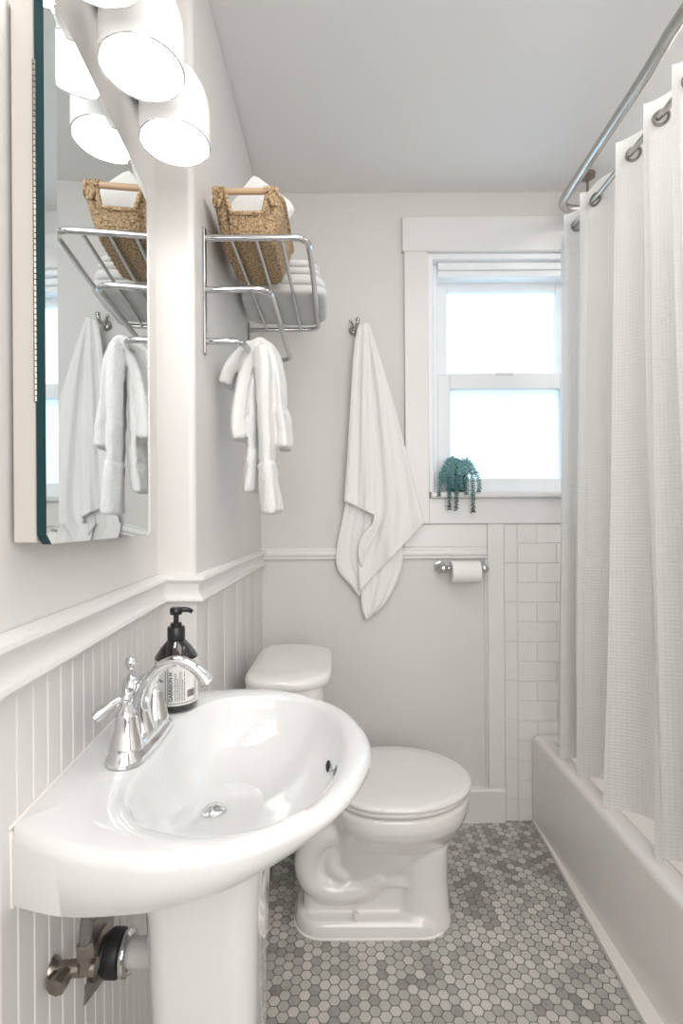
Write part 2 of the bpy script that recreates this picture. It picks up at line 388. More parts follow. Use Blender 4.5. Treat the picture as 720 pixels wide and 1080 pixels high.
# ------------------------------------------------------------------ bathtub
t = thing('bathtub', (1.1, 1.25, 0), 'white alcove bathtub with plain straight apron behind the shower curtain', 'bathtub')
tx0, tx1, ty0, ty1, tz = .729, XR-.003, .47, YB-.009, .340
L = []
for ix, iy, z, r in ((0,0,.0,.01),(0,0,tz-.022,.012),(.003,.003,tz-.010,.016),(.010,.010,tz-.002,.022),(.018,.015,tz,.026),(.052,.05,tz,.05),(.064,.062,tz-.005,.06),(.070,.07,tz-.02,.07),(.085,.09,.20,.09),(.11,.12,.10,.10),(.16,.18,.07,.10)):
    L.append(rrect(tx0+ix, tx1-ix*.8, ty0+iy, ty1-iy*.7, r, z, 6))
MB().loft(L, True, False, True).build('tub_shell', M['tub'], t, angle=60)
b = MB(); b.prism([(tx0+.004, 1.994), (tx0-.001, 1.994), (tx0-.050*(1.994-ty0), ty0), (tx0+.004, ty0)][::-1], 0, .018)
struct(b, 'trim_10', M['tub'], bevel=.012, seg=4)

# ------------------------------------------------------------------ curtain rod, curtain
rd = thing('curtain_rod', (.80, 1.2, 2.31), 'bent grey metal shower rod hung from the ceiling outside the white curtain', 'curtain rod')
rp = round_path([P(735, -8, .785*F/375), (.7925, 1.3, 2.318), (.802, 1.90, 2.31), (1.2, 1.90, 2.31), (1.489, 1.90, 2.31)], .075, 8)
rp[0] = Vector((.782, -.2, 2.325))
MB().tube(rp, .0155, 16).build('bent_tube', M['nickel'], rd)
b = MB().tube([(.915, 1.90, 2.31), (.915, 1.90, 2.44)], .0045, 10); b.lathe([(.026, 2.428), (.024, 2.432), (.010, 2.424)][::-1], 20, (.915, 1.90, 0)).lathe([(.014,2.30),(.017,2.31),(.014,2.32)], 16, (.915,1.90,0))
b.lathe([(.027,2.4399),(.027,2.434),(.012,2.422)], 20, (.915,1.90,0)); b.build('ceiling_support', M['dark_metal'], rd)
MB().lathe([(.035,0),(.035,.006),(.016,.02)], 24, (1.4899,1.90,2.31), (-1,0,0)).build('wall_flange', M['nickel'], rd)

folds = [1.885, 1.765, 1.652, 1.428, 1.294, 1.185, 1.06, .93, .80, .67, .54]
folds_hem = [1.885, 1.775, 1.665, 1.485, 1.240, 1.10, .99, .89, .78, .67, .54]
cu = thing('shower_curtain', (.80, 1.2, .35), 'long white waffle-weave shower curtain with metal grommets hanging inside the tub', 'shower curtain')
ztop, zbot = 2.222, .347
RX, RZ = .800, 2.172                                   # inner straight rod that threads the grommets
def cpos(q, v):                                        # q in folds, v 0 top .. 1 bottom
    i = int(min(max(math.floor(q), 0), len(folds)-2)); f = q-i
    w = v**1.5; a = folds[i]*(1-w)+folds_hem[i]*w; d = folds[i+1]*(1-w)+folds_hem[i+1]*w
    y = a+(d-a)*f; wide = max(0, (a-d)-.15)/.10
    amp = (.034+.014*v)*(1+.15*math.sin(i*2.3))
    ph = 2*PI*q
    x = .803-amp*math.cos(ph)+.004*math.sin(5*v+i)
    y += .024*math.sin(ph)*(.9+.3*v)+.010*v*math.sin(1.7*i+.6)*(1 if i > 1 else .2)
    x += .006*v*math.sin(ph*2+3*v)+.012*wide*math.sin(ph*2.5+1.2*v)
    if i < 1: x += .040*(1-f)
    dz = .010*math.cos(ph)*(1-v)**6+.006*math.sin(ph+1)*v**4
    z = ztop+(zbot-ztop)*v-dz
    return Vector((x, min(y, 1.955), z))
NQ, NV = 24*(len(folds)-1), 60
b = MB(); grid = []; uvs = []
ul = [0.]
for i in range(1, NQ+1): ul.append(ul[-1]+(cpos(i/24, .5)-cpos((i-1)/24, .5)).length)
for i in range(NQ+1):
    for j in range(NV+1):
        v = j/NV; grid.append(cpos(i/24, v)); uvs.append((ul[i], (1-v)*(ztop-zbot)))
fs = [(i*(NV+1)+j, (i+1)*(NV+1)+j, (i+1)*(NV+1)+j+1, i*(NV+1)+j+1) for i in range(NQ) for j in range(NV)]
b.add(grid, fs); b.uv = uvs
b.build('curtain_cloth', M['curtain'], cu, fix=False)
for i in range(len(folds)-1):
    for q0 in (.27, .73):
        q = i+q0; c = cpos(q, .028); n = (cpos(q+.03, .028)-cpos(q-.03, .028)).normalized().cross(Vector((0,0,1))).normalized()
        b = MB().torus(c, .0175, .0042, n, 24, 8); b.build('grommet', M['pewter'], cu)
r2 = thing('inner_curtain_rod', (RX, 1.2, RZ), 'thin straight rod threaded through the grommets of the shower curtain', 'curtain rod')
MB().tube(round_path([(RX, -.6, RZ), (RX, 1.80, RZ), (1.12, 1.86, RZ), (1.12, YB-.001, RZ)], .05), .008, 12).build('rod', M['nickel'], r2)
MB().lathe([(.02,0),(.02,.004),(.01,.014)], 20, (1.12, YB-.0005, RZ), (0,-1,0)).build('wall_flange', M['nickel'], r2)

# ------------------------------------------------------------------ pedestal sink
YS = .74; ZS = .850
sk = thing('pedestal_sink', (-.19, YS, 0), 'white porcelain pedestal sink with wide oval bowl fixed to the left wall', 'sink')
half = [(-.40,.176),(-.36,.192),(-.335,.207),(-.283,.233),(-.23,.247),(-.171,.2525),(-.102,.236),(-.031,.185),(.003,.142),(.023,.096),(.037,.045),(.041,0)]
def sym(h): return [Vector((x, YS-d, 0)) for x, d in h]+[Vector((x, YS+d, 0)) for x, d in h[-2::-1]]
def polar(pts, c):
    a = sorted((math.atan2(p.y-c.y, p.x-c.x), (p-c).length) for p in pts)
    def f(th):
        th = math.atan2(math.sin(th), math.cos(th))
        for (a0, r0), (a1, r1) in zip(a[-1:]+a, a+a[:1]):
            aa0, aa1 = a0, a1
            if aa1 < aa0:
                if th < aa1: aa0 -= 2*PI
                else: aa1 += 2*PI
            if aa0 <= th <= aa1: return r0+(r1-r0)*(th-aa0)/max(1e-9, aa1-aa0)
        return a[0][1]
    return f
cS = Vector((-.15, YS, 0))
front = spline(sym(half), 8)
backl = [Vector((-.40, YS+.176-(.352)*k/40, 0)) for k in range(1, 40)]
fo = polar(front+backl, cS)
inh = [(-.262,0),(-.262,.09),(-.248,.147),(-.215,.188),(-.165,.206),(-.105,.201),(-.045,.160),(-.012,.085),(-.003,0)]
inn = spline([Vector((x, YS-d, 0)) for x, d in inh]+[Vector((x, YS+d, 0)) for x, d in inh[-2:0:-1]], 8, True)
fi = polar(inn, cS)
NS = 320; TH = [2*PI*k/NS for k in range(NS)]
def oo(th, ins, z, sx=1.):
    r = fo(th)-ins; p = cS+Vector((math.cos(th), math.sin(th), 0))*r
    p0 = cS+Vector((math.cos(th), math.sin(th), 0))*fo(th)
    if p0.x < xl(p0.y)+.003: p.x = min(p.x, xl(p.y)+.001)
    p.x = max(p.x, xl(p.y)+.001)
    p.z = z; return p
def clampw(p): p.x = max(p.x, xl(p.y)+.001); return p
dr = Vector((-.185, .738, 0))
loops = []
for s_, z in ((.055,-.1025),(.10,-.102),(.2,-.1005),(.32,-.0975),(.45,-.092),(.58,-.084),(.70,-.073),(.80,-.0595),(.88,-.044),(.94,-.028),(.975,-.0155),(.995,-.007),(1.015,-.0025),(1.035,-.0005)):
    l = []
    for th in TH:
        p = cS+Vector((math.cos(th), math.sin(th), 0))*fi(th)
        q = dr+(p-dr)*s_; q.z = ZS+z; l.append(q)
    loops.append(l)
def fw(th):                                             # 1 at the wall, 0 at the front
    x = oo(th, 0, 0).x; return min(1, max(0, (.04-x)/.39))
loops.append([(lambda a, c: Vector(((a.x+c.x)/2, (a.y+c.y)/2, ZS+.0015)))(cS+Vector((math.cos(th), math.sin(th), 0))*fi(th)*1.02, oo(th, .014, 0)) for th in TH])
for ins, z in ((.014,.001),(.007,-.0015),(.002,-.006),(0,-.013)):
    loops.append([clampw(oo(th, ins, ZS+z)) for th in TH])
def under(th, k):
    f = fw(th); lip = .030+.052*f**1.3; base = oo(th, .020*(1-f)**.8, ZS-lip)
    c2 = Vector((-.205, YS, 0)); s_, dz = k
    q = c2+(Vector((base.x, base.y, 0))-c2)*s_
    if base.x < -.30: q.x = base.x+(1-s_)*.05
    q.z = (ZS-lip)*(1-dz)+.735*dz; return clampw(q)
for k in ((1,0),(.97,.06),(.90,.22),(.80,.45),(.68,.68),(.55,.86),(.42,.96),(.30,1.0)):
    loops.append([under(th, k) for th in TH])
MB().loft(loops, True, True, True).build('basin', M['porcelain'], sk, angle=65)
L = []
for z, hx, hy in ((.755,.095,.115),(.72,.082,.100),(.66,.074,.09),(.50,.069,.083),(.30,.066,.08),(.12,.072,.086),(.04,.084,.10),(.0,.088,.104)):
    L.append(rrect(-.187-hx, -.187+hx, YS-hy, YS+hy, .035, z, 6))
MB().loft(L, True, True, True).build('pedestal', M['porcelain'], sk, angle=50)
d = MB().lathe([(.026,.0),(.026,.0045),(.022,.006),(.0185,.0025),(.0185,.001)], 32, (dr.x, dr.y, ZS-.1015)).build('drain_ring', M['dark_metal'], sk)
MB().lathe([(.0001,.0024),(.0183,.0024)], 28, (dr.x, dr.y, ZS-.1015)).build('drain_gap', M['dark'], d)
MB().lathe([(.0165,.001),(.0175,.008),(.014,.012),(.007,.0138),(.0001,.0142)], 28, (dr.x, dr.y, ZS-.1015)).build('drain_stopper', M['chrome'], d)
oc = Vector((-.0215, .752, ZS-.038)); on = Vector((-.80, .0, .60)).normalized()
MB().tube([oc+Vector((0,-.014,0)), oc+Vector((0,-.007,0)), oc+Vector((0,.007,0)), oc+Vector((0,.014,0))], [.0022,.0036,.0036,.0022], 12).build('overflow_slot', M['dark'], sk)
b = MB().tube([LW(.012, .001, ZS+.001), LW(.40, .001, ZS-.001)], .002, 8).tube([LW(.014, .0005, ZS-.004), LW(.016, .0005, ZS-.085)], .002, 8)
struct(b, 'trim_11', M['wax'])

# ------------------------------------------------------------------ faucet
FX, FY, FZ = -.290, .742, ZS+.0015
fa = thing('faucet', (FX, FY, FZ), 'polished chrome two-handle arched faucet on the back deck of the sink', 'faucet')
def fr(dx, dy, dz): return Vector((FX+dx, FY+dy, FZ+dz))
def oval(hx, hy, z, n=40):
    out = []
    for k in range(n):
        a = 2*PI*k/n; c, s_ = math.cos(a), math.sin(a)
        x = hx*c; y = (hy-hx)*(1 if s_ > 0 else -1)*min(1, abs(s_)*3)+hx*s_
        out.append(fr(x*(1-.15*abs(s_)), y, z))
    return out
MB().loft([oval(.027,.081,0),oval(.0275,.0815,.004),oval(.026,.080,.008),oval(.023,.077,.012),oval(.0215,.0755,.0185),oval(.019,.073,.021)], True, True, True).build('base_plate', M['chrome'], fa, angle=30)
sp = spline([fr(.002,0,.012), fr(-.001,0,.035), fr(.000,0,.062), fr(.011,0,.090), fr(.030,0,.111), fr(.052,0,.118), fr(.073,0,.111), fr(.089,0,.096), fr(.094,0,.088)], 5)
nn = len(sp); rs = []
for i in range(nn):
    t = i/(nn-1); rs.append(.0185-.0106*min(1, t/.45) if t < .8 else .0079+.004*(t-.8)/.2)
MB().tube(sp, rs, 20).build('spout', M['chrome'], fa)
MB().lathe([(.0105,0),(.0108,.002),(.008,.0025)], 20, sp[-1], (sp[-1]-sp[-2])).build('aerator', M['nickel'], fa)
for sgn in (-1, 1):
    o = fr(0, sgn*.0508, 0)
    h = MB().lathe([(.0225,.016),(.022,.020),(.0185,.030),(.0155,.042),(.0138,.055),(.0132,.059)], 28, o).build('handle', M['chrome'], fa)
    MB().lathe([(.0135,.0592),(.0145,.061),(.0135,.065),(.009,.070),(.0065,.074),(.0075,.077),(.0090,.081),(.0085,.086),(.0055,.090),(.003,.092),(.0035,.094),(.0001,.0965)], 24, o).build('handle_cap', M['chrome'], h)
    dirv = Vector((-.72, sgn*.62, 0)).normalized()
    a = o+Vector((0,0,.0805)); pts = [a, a+dirv*.010+Vector((0,0,.0005)), a+dirv*.024+Vector((0,0,-.006)), a+dirv*.035+Vector((0,0,-.0125)), a+dirv*.040+Vector((0,0,-.016))]
    MB().tube(pts, [.0045,.0050,.0070,.0088,.0080], 14, sy=.75).build('handle_lever', M['chrome'], h)
o = fr(-.0165, .004, 0)
MB().lathe([(.0145,.012),(.0130,.045),(.0125,.074),(.013,.080),(.0115,.088),(.0075,.094),(.004,.097)], 24, o).build('spout_body', M['chrome'], fa)
b = MB().tube([o+Vector((0,0,.094)), o+Vector((0,0,.108))], .0022, 10); b.ball(o+Vector((0,0,.1155)), .0088); b.lathe([(.0042,.1045),(.005,.107),(.0042,.109)], 14, o)
b.build('lift_knob', M['chrome'], fa)

# ------------------------------------------------------------------ soap bottle
BX, BY, BZ = -.2865, .889, ZS+.0017
so = thing('soap_bottle', (BX, BY, BZ), 'dark amber pump soap bottle with printed paper label on the sink behind the faucet', 'soap bottle')
R = .0352
body = MB().lathe([(R-.003,0),(R,.003),(R,.088),(R-.0015,.0905),(.0255,.1025),(.0150,.1145),(.0125,.116),(.0125,.120)], 48, (BX,BY,BZ)).build('bottle', M['amber'], so, angle=50)
a0, a1 = math.radians(-215), math.radians(48)
def cylp(u, z, e=.0004): return Vector((BX+(R+e)*math.cos(u), BY+(R+e)*math.sin(u), BZ+z))
lab = MB().loft([[cylp(a0+(a1-a0)*k/60, z) for k in range(61)] for z in (.012, .085)], False).build('label', M['label'], so)
U0 = math.radians(-98)                                # vertical rule between the two panels
def ink_rect(b, u0, u1, z0, z1):                        # u in metres along the surface from U0
    n = max(1, int(abs(u1-u0)/.003))
    b.loft([[cylp(U0+(u0+(u1-u0)*k/n)/R, z, .0008) for k in range(n+1)] for z in (z0, z1)], False)
def frame(b, u0, u1, z0, z1, t):
    ink_rect(b, u0, u1, z0, z0+t); ink_rect(b, u0, u1, z1-t, z1); ink_rect(b, u0, u0+t, z0+t, z1-t); ink_rect(b, u1-t, u1, z0+t, z1-t)
b = MB(); frame(b, .0012, .052, .015, .0825, .0007); frame(b, .0028, .0504, .0166, .0809, .0004)
frame(b, -.060, -.0012, .015, .0825, .0007); frame(b, -.0585, -.0028, .0166, .0809, .0004)
rnd = random.Random(3)
for k in range(7):                                      # lines of small print, running up the bottle
    u = .0125+k*.0026; z = .020
    while z < .066-(.012 if k % 3 == 2 else 0):
        l = rnd.uniform(.0015, .0045); ink_rect(b, u, u+.0009, z, min(z+l, .074)); z += l+.0008
u = .0335
for k in range(11):
    wd = (.0004,.0008,.0012)[k % 3]; ink_rect(b, u, u+wd, .024, .036); u += wd+.0006
b.build('print', M['ink'], lab, smooth=False, fix=False)
def text_on(txt, u, z, size, name):
    cvt = bpy.data.curves.new('t', 'FONT'); cvt.body = txt; cvt.size = size; cvt.offset = size*.022; cvt.resolution_u = 3
    ob = bpy.data.objects.new('t', cvt); C.objects.link(ob); bpy.context.view_layer.update()
    me = bpy.data.meshes.new_from_object(ob.evaluated_get(bpy.context.evaluated_depsgraph_get()))
    bpy.data.objects.remove(ob)
    b = MB(); b.add([cylp(U0+(u-v.co.y)/R, z+v.co.x, .0009) for v in me.vertices], [tuple(p.vertices) for p in me.polygons])
    b.build(name, M['ink'], lab, smooth=False, fix=False)
text_on('GARRISON H', .0095, .0195, .0082, 'lettering')
text_on('N Y', -.006, .034, .014, 'lettering')
col = MB().lathe([(.0145,.116),(.0148,.118),(.0148,.136),(.0135,.138),(.0095,.1385),(.0095,.144),(.0075,.1445)], 28, (BX,BY,BZ)).build('pump_collar', M['black'], so)
b = MB().lathe([(.0045,.144),(.0045,.158),(.0095,.1585),(.0105,.161),(.0105,.168),(.008,.171),(.0001,.1715)], 20, (BX,BY,BZ))
dn = Vector((.93, .38, 0)).normalized(); c0 = Vector((BX,BY,BZ+.166))
b.tube([c0, c0+dn*.014, c0+dn*.022+Vector((0,0,-.0015)), c0+dn*.027+Vector((0,0,-.005))], [.0052,.0048,.0042,.0036], 12)
b.build('pump_head', M['black'], so)

# ------------------------------------------------------------------ plumbing under the sink
vy = .628; vx = xl(vy)
sv = thing('supply_valve', (vx, vy, .62), 'small tarnished supply valve with flexible hose on the beadboard under the sink', 'valve')
MB().lathe([(.015,.0005),(.014,.004),(.010,.008)], 24, (vx,vy,.625), LN.to_3d()).build('escutcheon', M['dark_metal'], sv)
b = MB().tube([(vx+.004,vy,.625),(vx+.052,vy+.004,.625)], .0095, 16); b.tube([(vx+.040,vy,.622),(vx+.040,vy,.648)], .0085, 16)
b.build('valve_body', M['dark_metal'], sv)
MB().tube([(vx+.020,vy-.004,.625),(vx+.018,vy-.010,.625),(vx+.017,vy-.024,.624)], [.008,.0105,.0105], 8, sy=1.1).build('valve_handle', M['dark_metal'], sv)
MB().lathe([(.0105,.640),(.0105,.655),(.0085,.658)], 6, (vx+.040,vy,0)).build('hose_nut', M['dark_metal'], sv)
MB().tube(spline([(vx+.040,vy,.655),(vx+.043,vy,.69),(vx+.050,vy+.012,.73),(vx+.058,vy+.04,.775)],6), .0068, 14).build('hose', M['hose'], sv)
dy_, dz_ = .760, .535; dx_ = xl(dy_)
dp = thing('drain_pipe', (dx_, dy_, dz_), 'pale drain pipe with black rubber collar running from wall to the pedestal', 'drain pipe')
pl = MB().prism([(-.045,-.036),(.036,-.058),(.050,.030),(-.018,.060)], 0, .003)
for v in pl.v:
    v.x, v.y, v.z = dx_+.002+v.z, dy_+v.x, dz_+v.y
pl.build('wall_plate', M['rock'], dp, smooth=False)
MB().lathe([(.034,.005),(.034,.010),(.026,.016),(.026,.02)], 28, (dx_,dy_,dz_), (1,0,0)).build('flange', M['dark_metal'], dp)
MB().lathe([(.029,.018),(.031,.021),(.031,.036),(.028,.040)], 28, (dx_,dy_,dz_), (1,0,0)).build('rubber_collar', M['rubber'], dp)
MB().torus((dx_+.046,dy_,dz_), .0245, .0062, (1,0,0)).build('slip_nut', M['chrome'], dp)
MB().tube([(dx_+.03,dy_,dz_),(-.235,dy_,dz_)], .020, 24).build('pipe', M['pvc'], dp)

# ------------------------------------------------------------------ toilet
YT = 1.545
to = thing('toilet', (.05, YT, 0), 'white two-piece toilet with closed lid beyond the sink', 'toilet')
def egg(xb, xf, w, z, n=48, pw=2.0):
    xm = xb+(xf-xb)*.46; out = []
    for k in range(n):
        a = 2*PI*k/n; c, s_ = math.cos(a), math.sin(a)
        rx = (xf-xm) if c > 0 else (xm-xb)
        e = 2/pw if c > 0 else 2/(pw+.6)
        out.append(Vector((xm+rx*math.copysign(abs(c)**e, c), YT+w*math.copysign(abs(s_)**e, s_), z)))
    return out
b = MB()
b.loft([egg(-.02,.372,.182,.372),egg(-.03,.374,.186,.36),egg(-.03,.372,.185,.335),egg(-.03,.366,.176,.31),egg(-.03,.352,.146,.275),egg(-.04,.330,.112,.235),egg(-.05,.312,.090,.19),egg(-.05,.302,.075,.15),egg(.02,.300,.08,.12)], True, True, True)
b.loft([rrect(.155,.306,YT-.088,YT+.088,.06,.22),rrect(.16,.305,YT-.086,YT+.086,.06,.12),rrect(.155,.310,YT-.09,YT+.09,.06,.04),rrect(.15,.316,YT-.096,YT+.096,.06,0)], True, True, True)
b.loft([rrect(-.12,.25,YT-.058,YT+.058,.03,.31),rrect(-.12,.25,YT-.062,YT+.062,.03,.0)], True, True, True)
b.loft([rrect(-.135,.28,YT-.098,YT+.098,.07,.042),rrect(-.142,.295,YT-.108,YT+.108,.08,.026),rrect(-.145,.305,YT-.110,YT+.110,.08,0)], True, True, True)
b.loft([rrect(-.262,.06,YT-.10,YT+.10,.05,.372),rrect(-.262,.05,YT-.10,YT+.10,.05,.34),rrect(-.26,.03,YT-.07,YT+.07,.04,.30)], True, True, True)
for sg in (-1, 1):
    b.tube(spline([(.10,YT+sg*.048,.255),(.02,YT+sg*.048,.275),(-.06,YT+sg*.048,.255),(-.105,YT+sg*.048,.20),(-.098,YT+sg*.048,.135),(-.045,YT+sg*.048,.098),(.02,YT+sg*.048,.098),(.07,YT+sg*.048,.110),(.105,YT+sg*.048,.150)],5), .036, 16)
    b.tube(spline([(.06,YT+sg*.048,.25),(-.01,YT+sg*.048,.22),(-.03,YT+sg*.048,.17),(.01,YT+sg*.048,.14)],5), .026, 14)
b.build('bowl', M['toilet'], to, remesh=.0055)
MB().loft([egg(-.025,.366,.180,.376),egg(-.03,.372,.186,.380),egg(-.03,.372,.186,.388),egg(-.025,.368,.182,.391)], True, True, True).build('seat', M['toilet'], to, angle=60)
MB().loft([egg(-.025,.374,.187,.3925),egg(-.03,.380,.193,.396),egg(-.03,.381,.194,.402),egg(-.025,.377,.190,.408),egg(-.01,.362,.177,.4125),egg(.06,.31,.13,.4155),egg(.12,.24,.06,.417)], True, True, True).build('seat_lid', M['toilet'], to, angle=70)
for sg in (-1, 1):
    MB().lathe([(.014,.375),(.014,.400),(.010,.405),(.0001,.406)], 20, (-.045,YT+sg*.075,0)).build('seat_hinge', M['toilet'], to)
    MB().lathe([(.011,.02),(.011,.052),(.008,.058),(.0001,.060)], 20, (.035,YT+sg*.088,0)).build('bolt_cap', M['toilet'], to)
def bow(x0, x1, hw, z, r=.05, bulge=.03, n=6):
    pts = rrect(x0, x1, YT-hw, YT+hw, r, z, n)
    for p in pts:
        f = max(0, (p.x-x0)/(x1-x0)); p.x += bulge*f*(1-((p.y-YT)/hw)**2)
    return pts
MB().loft([bow(-.262,-.09,.178,.375,.03,.02),bow(-.262,-.08,.187,.45,.04),bow(-.262,-.072,.194,.60,.045),bow(-.262,-.066,.198,.725,.05)], True, True, True).build('tank', M['toilet'], to, angle=50)
MB().loft([bow(-.264,-.058,.205,.724,.07),bow(-.267,-.052,.210,.728,.08),bow(-.267,-.050,.212,.742,.08),bow(-.265,-.056,.207,.750,.08),bow(-.257,-.068,.195,.755,.07),bow(-.235,-.105,.16,.7575,.05)], True, True, True).build('tank_lid', M['toilet'], to, angle=60)
ca = MB(); ca.loft([rrect(-.147,.308,YT-.113,YT+.113,.083,.0), rrect(-.147,.308,YT-.113,YT+.113,.083,.003), rrect(-.141,.300,YT-.107,YT+.107,.08,.006)], True)
ca.build('caulk_line', M['wax'], to)
ho = thing('toilet_supply_hose', (-.31, 1.28, .25), 'dark looped water supply hose hanging between sink pedestal and toilet', 'hose')
MB().tube(spline([(-.305,1.30,.30),(-.28,1.30,.298),(-.245,1.30,.27),(-.225,1.30,.235),(-.210,1.305,.215),(-.196,1.31,.235),(-.186,1.33,.29),(-.185,1.37,.35),(-.185,1.40,.378)],6), .0062, 12).build('hose', M['hose2'], ho)
MB().lathe([(.022,0),(.022,.004),(.010,.010),(.010,.018)], 20, (XB+.0035,1.30,.30), (1,0,0)).build('wall_fitting', M['dark_metal'], ho)

# ------------------------------------------------------------------ mirror cabinet
mc = thing('mirror_cabinet', LW(.2, 0, 1.15), 'white medicine cabinet with mirrored door below the three lit shades', 'mirror cabinet')
def lwbox(s0, s1, d0, d1, z0, z1):
    b = MB(); b.box(s0, s1, d0, d1, z0, z1)
    for v in b.v:
        q = LW(v.x, v.y, v.z); v.x, v.y, v.z = q
    return b
s0, s1, z0, z1 = .020, .392, 1.147, 1.752
lwbox(s0+.003, s1-.004, 0, .024, z0+.002, z1-.012).build('cabinet_case', M['cabinet'], mc, bevel=.0015)
def door(ins, d, ch):
    a0, a1, b0, b1 = s0+ins, s1-ins, z0+ins, z1-ins
    return [LW(*q) for q in ((a0+ch,d,b0),(a1-ch,d,b0),(a1,d,b0+ch),(a1,d,b1-ch),(a1-ch,d,b1),(a0+ch,d,b1),(a0,d,b1-ch),(a0,d,b0+ch))]
MB().loft([door(0,.026,.011), door(0,.0355,.011)], True, True, True).build('door_back', M['teal_glass'], mc, smooth=False)
MB().loft([door(.0002,.0357,.011), door(.022,.0385,.004)], True, False, True).build('mirror_door', M['mirror'], mc, smooth=False)
b = MB(); k = 0; z = 1.30
while z < 1.66:
    b.tube([LW(s0+.001, .0255, z), LW(s0+.001, .0255, z+.0052)], .0022, 8); z += .0062
b.build('hinge', M['dark_metal'], mc)

# ------------------------------------------------------------------ vanity light
vl = thing('vanity_light', LW(.2, 0, 2.0), 'three-light wall fixture with lit white glass shades above the mirror', 'wall light')
lwbox(-.08, .46, .0, .022, 1.955, 2.03).build('backplate', M['nickel'], vl, bevel=.006)
for y in (.590, .735, .880):
    cx_ = -.280; zb = 1.816; r = .058
    sh = MB().lathe([(r-.003,.012),(r-.0025,.0),(r,.0),(r,.055),(r-.002,.072),(r-.008,.092),(r-.019,.112),(r-.034,.128),(.014,.137),(.013,.146)], 40, (cx_, y, zb)).build('lamp_shade', M['shade'], vl)
    MB().lathe([(.0001,.006),(r-.003,.006)], 40, (cx_, y, zb)).build('lamp_diffuser', M['bulb'], sh)
    MB().torus((cx_, y, zb), r-.0002, .0008, (0,0,1), 48, 6).build('shade_rim', M['nickel'], sh)
    xw = xl(y)
    b = MB().tube(round_path([(xw+.015,y,1.995),(cx_,y,1.995),(cx_,y,zb+.14)], .03), .008, 12); b.lathe([(.016,.136),(.016,.15),(.009,.155)], 20, (cx_,y,zb))
    b.build('lamp_arm', M['nickel'], vl)

# ------------------------------------------------------------------ towel rack and what is on it
YA, YZ = 1.18, 1.752
rk = thing('towel_rack', (XB, 1.46, 1.56), 'chrome wall towel rack with slatted top shelf and two lower bars', 'towel rack')
for y in (YA, YZ):
    MB().box(XB+.0005, XB+.006, y-.008, y+.008, 1.553, 1.842).build('mount_bar', M['rackchrome'], rk, bevel=.0015)
MB().tube(round_path([(XB+.004,YA,1.819),(-.072,YA,1.819),(-.072,YZ,1.819),(XB+.004,YZ,1.819)], .045, 8), .0075, 14).build('shelf_hoop', M['rackchrome'], rk)
for x in (-.250, -.193, -.134):
    MB().tube([(x,YA,1.819),(x,YZ,1.819)], .0048, 10).build('shelf_slat', M['rackchrome'], rk)
MB().tube(round_path([(XB+.004,YA,1.700),(-.162,YA,1.702),(-.168,YZ,1.715),(XB+.004,YZ,1.713)], .045, 8), .0075, 14).build('middle_bar', M['rackchrome'], rk)
MB().tube(round_path([(XB+.004,YA,1.582),(-.222,YA,1.582),(-.222,YZ,1.582),(XB+.004,YZ,1.582)], .045, 8), .0075, 14).build('lower_bar', M['rackchrome'], rk)

ZB = 1.8275
bk = thing('wicker_basket', (-.215, 1.33, ZB), 'woven seagrass basket with wooden rod handles on the chrome rack', 'basket')
NR, NCK = 22, 112
def bl(t, ins=0., z=None):
    x0 = -.277-.018*t**.8+ins; x1 = -.158+.026*t**.8-ins; y0 = 1.205-.022*t+ins; y1 = 1.435+.030*t-ins
    pts = []
    base = rrect(x0, x1, y0, y1, .035, 0, 8); per = []
    for i in range(len(base)): per.append((base[(i+1) % len(base)]-base[i]).length)
    tot = sum(per); k = 0; acc = 0
    for j in range(NCK):
        s_ = tot*j/NCK
        while acc+per[k] < s_: acc += per[k]; k += 1
        pts.append(base[k].lerp(base[(k+1) % len(base)], (s_-acc)/per[k]))
    xc = (x0+x1)/2
    for p in pts:
        mid = (p.y-1.33)/.15; hgt = .098-.004*abs(mid)
        dip = min(1, max(0, (.047-abs(p.x-xc))/.010))*min(1, max(0, (abs(mid)-.72)/.06))
        hgt -= .046*dip*dip*(3-2*dip)  # ends dip under the handles
        p.z = ZB+hgt*t if z is None else z
    return pts
loops = []
for k in range(NR+1):
    t = k/NR; l = bl(t); c = Vector((-.225, 1.32, 0))
    for j, p in enumerate(l):
        d = (p-c); d.z = 0; d.normalize(); p += d*.0018*(1 if (k+j//2) % 2 else -1)
    loops.append(l)
inner = [bl(1-.0*k, .006) if k == 0 else bl(1-k*.24, .006) for k in range(5)]
b = MB().loft(loops+inner, True, True, True); b.build('basket_body', M['wicker'], bk, angle=80)
MB().tube([p+Vector((0,0,.001)) for p in bl(1)]+[bl(1)[0]+Vector((0,0,.001))], .0052, 8).build('rim', M['wicker'], bk)
for ye in (1.184, 1.464):
    h = MB().tube([(-.292,ye,1.928),(-.140,ye,1.928)], .0072, 14).build('handle_rod', M['wood'], bk)
    for xx in (-.276,-.158):
        b = MB()
        for q in range(7): b.torus((xx-.012+q*.004, ye, 1.928), .0088, .0022, (1,0,.15*(-1)**q), 18, 6)
        sx_ = -1 if xx < -.22 else 1
        b.tube([(xx-sx_*.002,ye,1.924),(xx-sx_*.001,ye+.001,1.914),(xx+sx_*.004,ye+.002,1.895)], [.009,.008,.004], 10)
        b.tube([(xx+sx_*.004,ye,1.924),(xx+sx_*.009,ye+.003,1.914),(xx+sx_*.011,ye+.006*(1 if ye < 1.3 else -1),1.898)], [.008,.007,.004], 10)
        b.build('handle_wrap', M['wicker'], h)
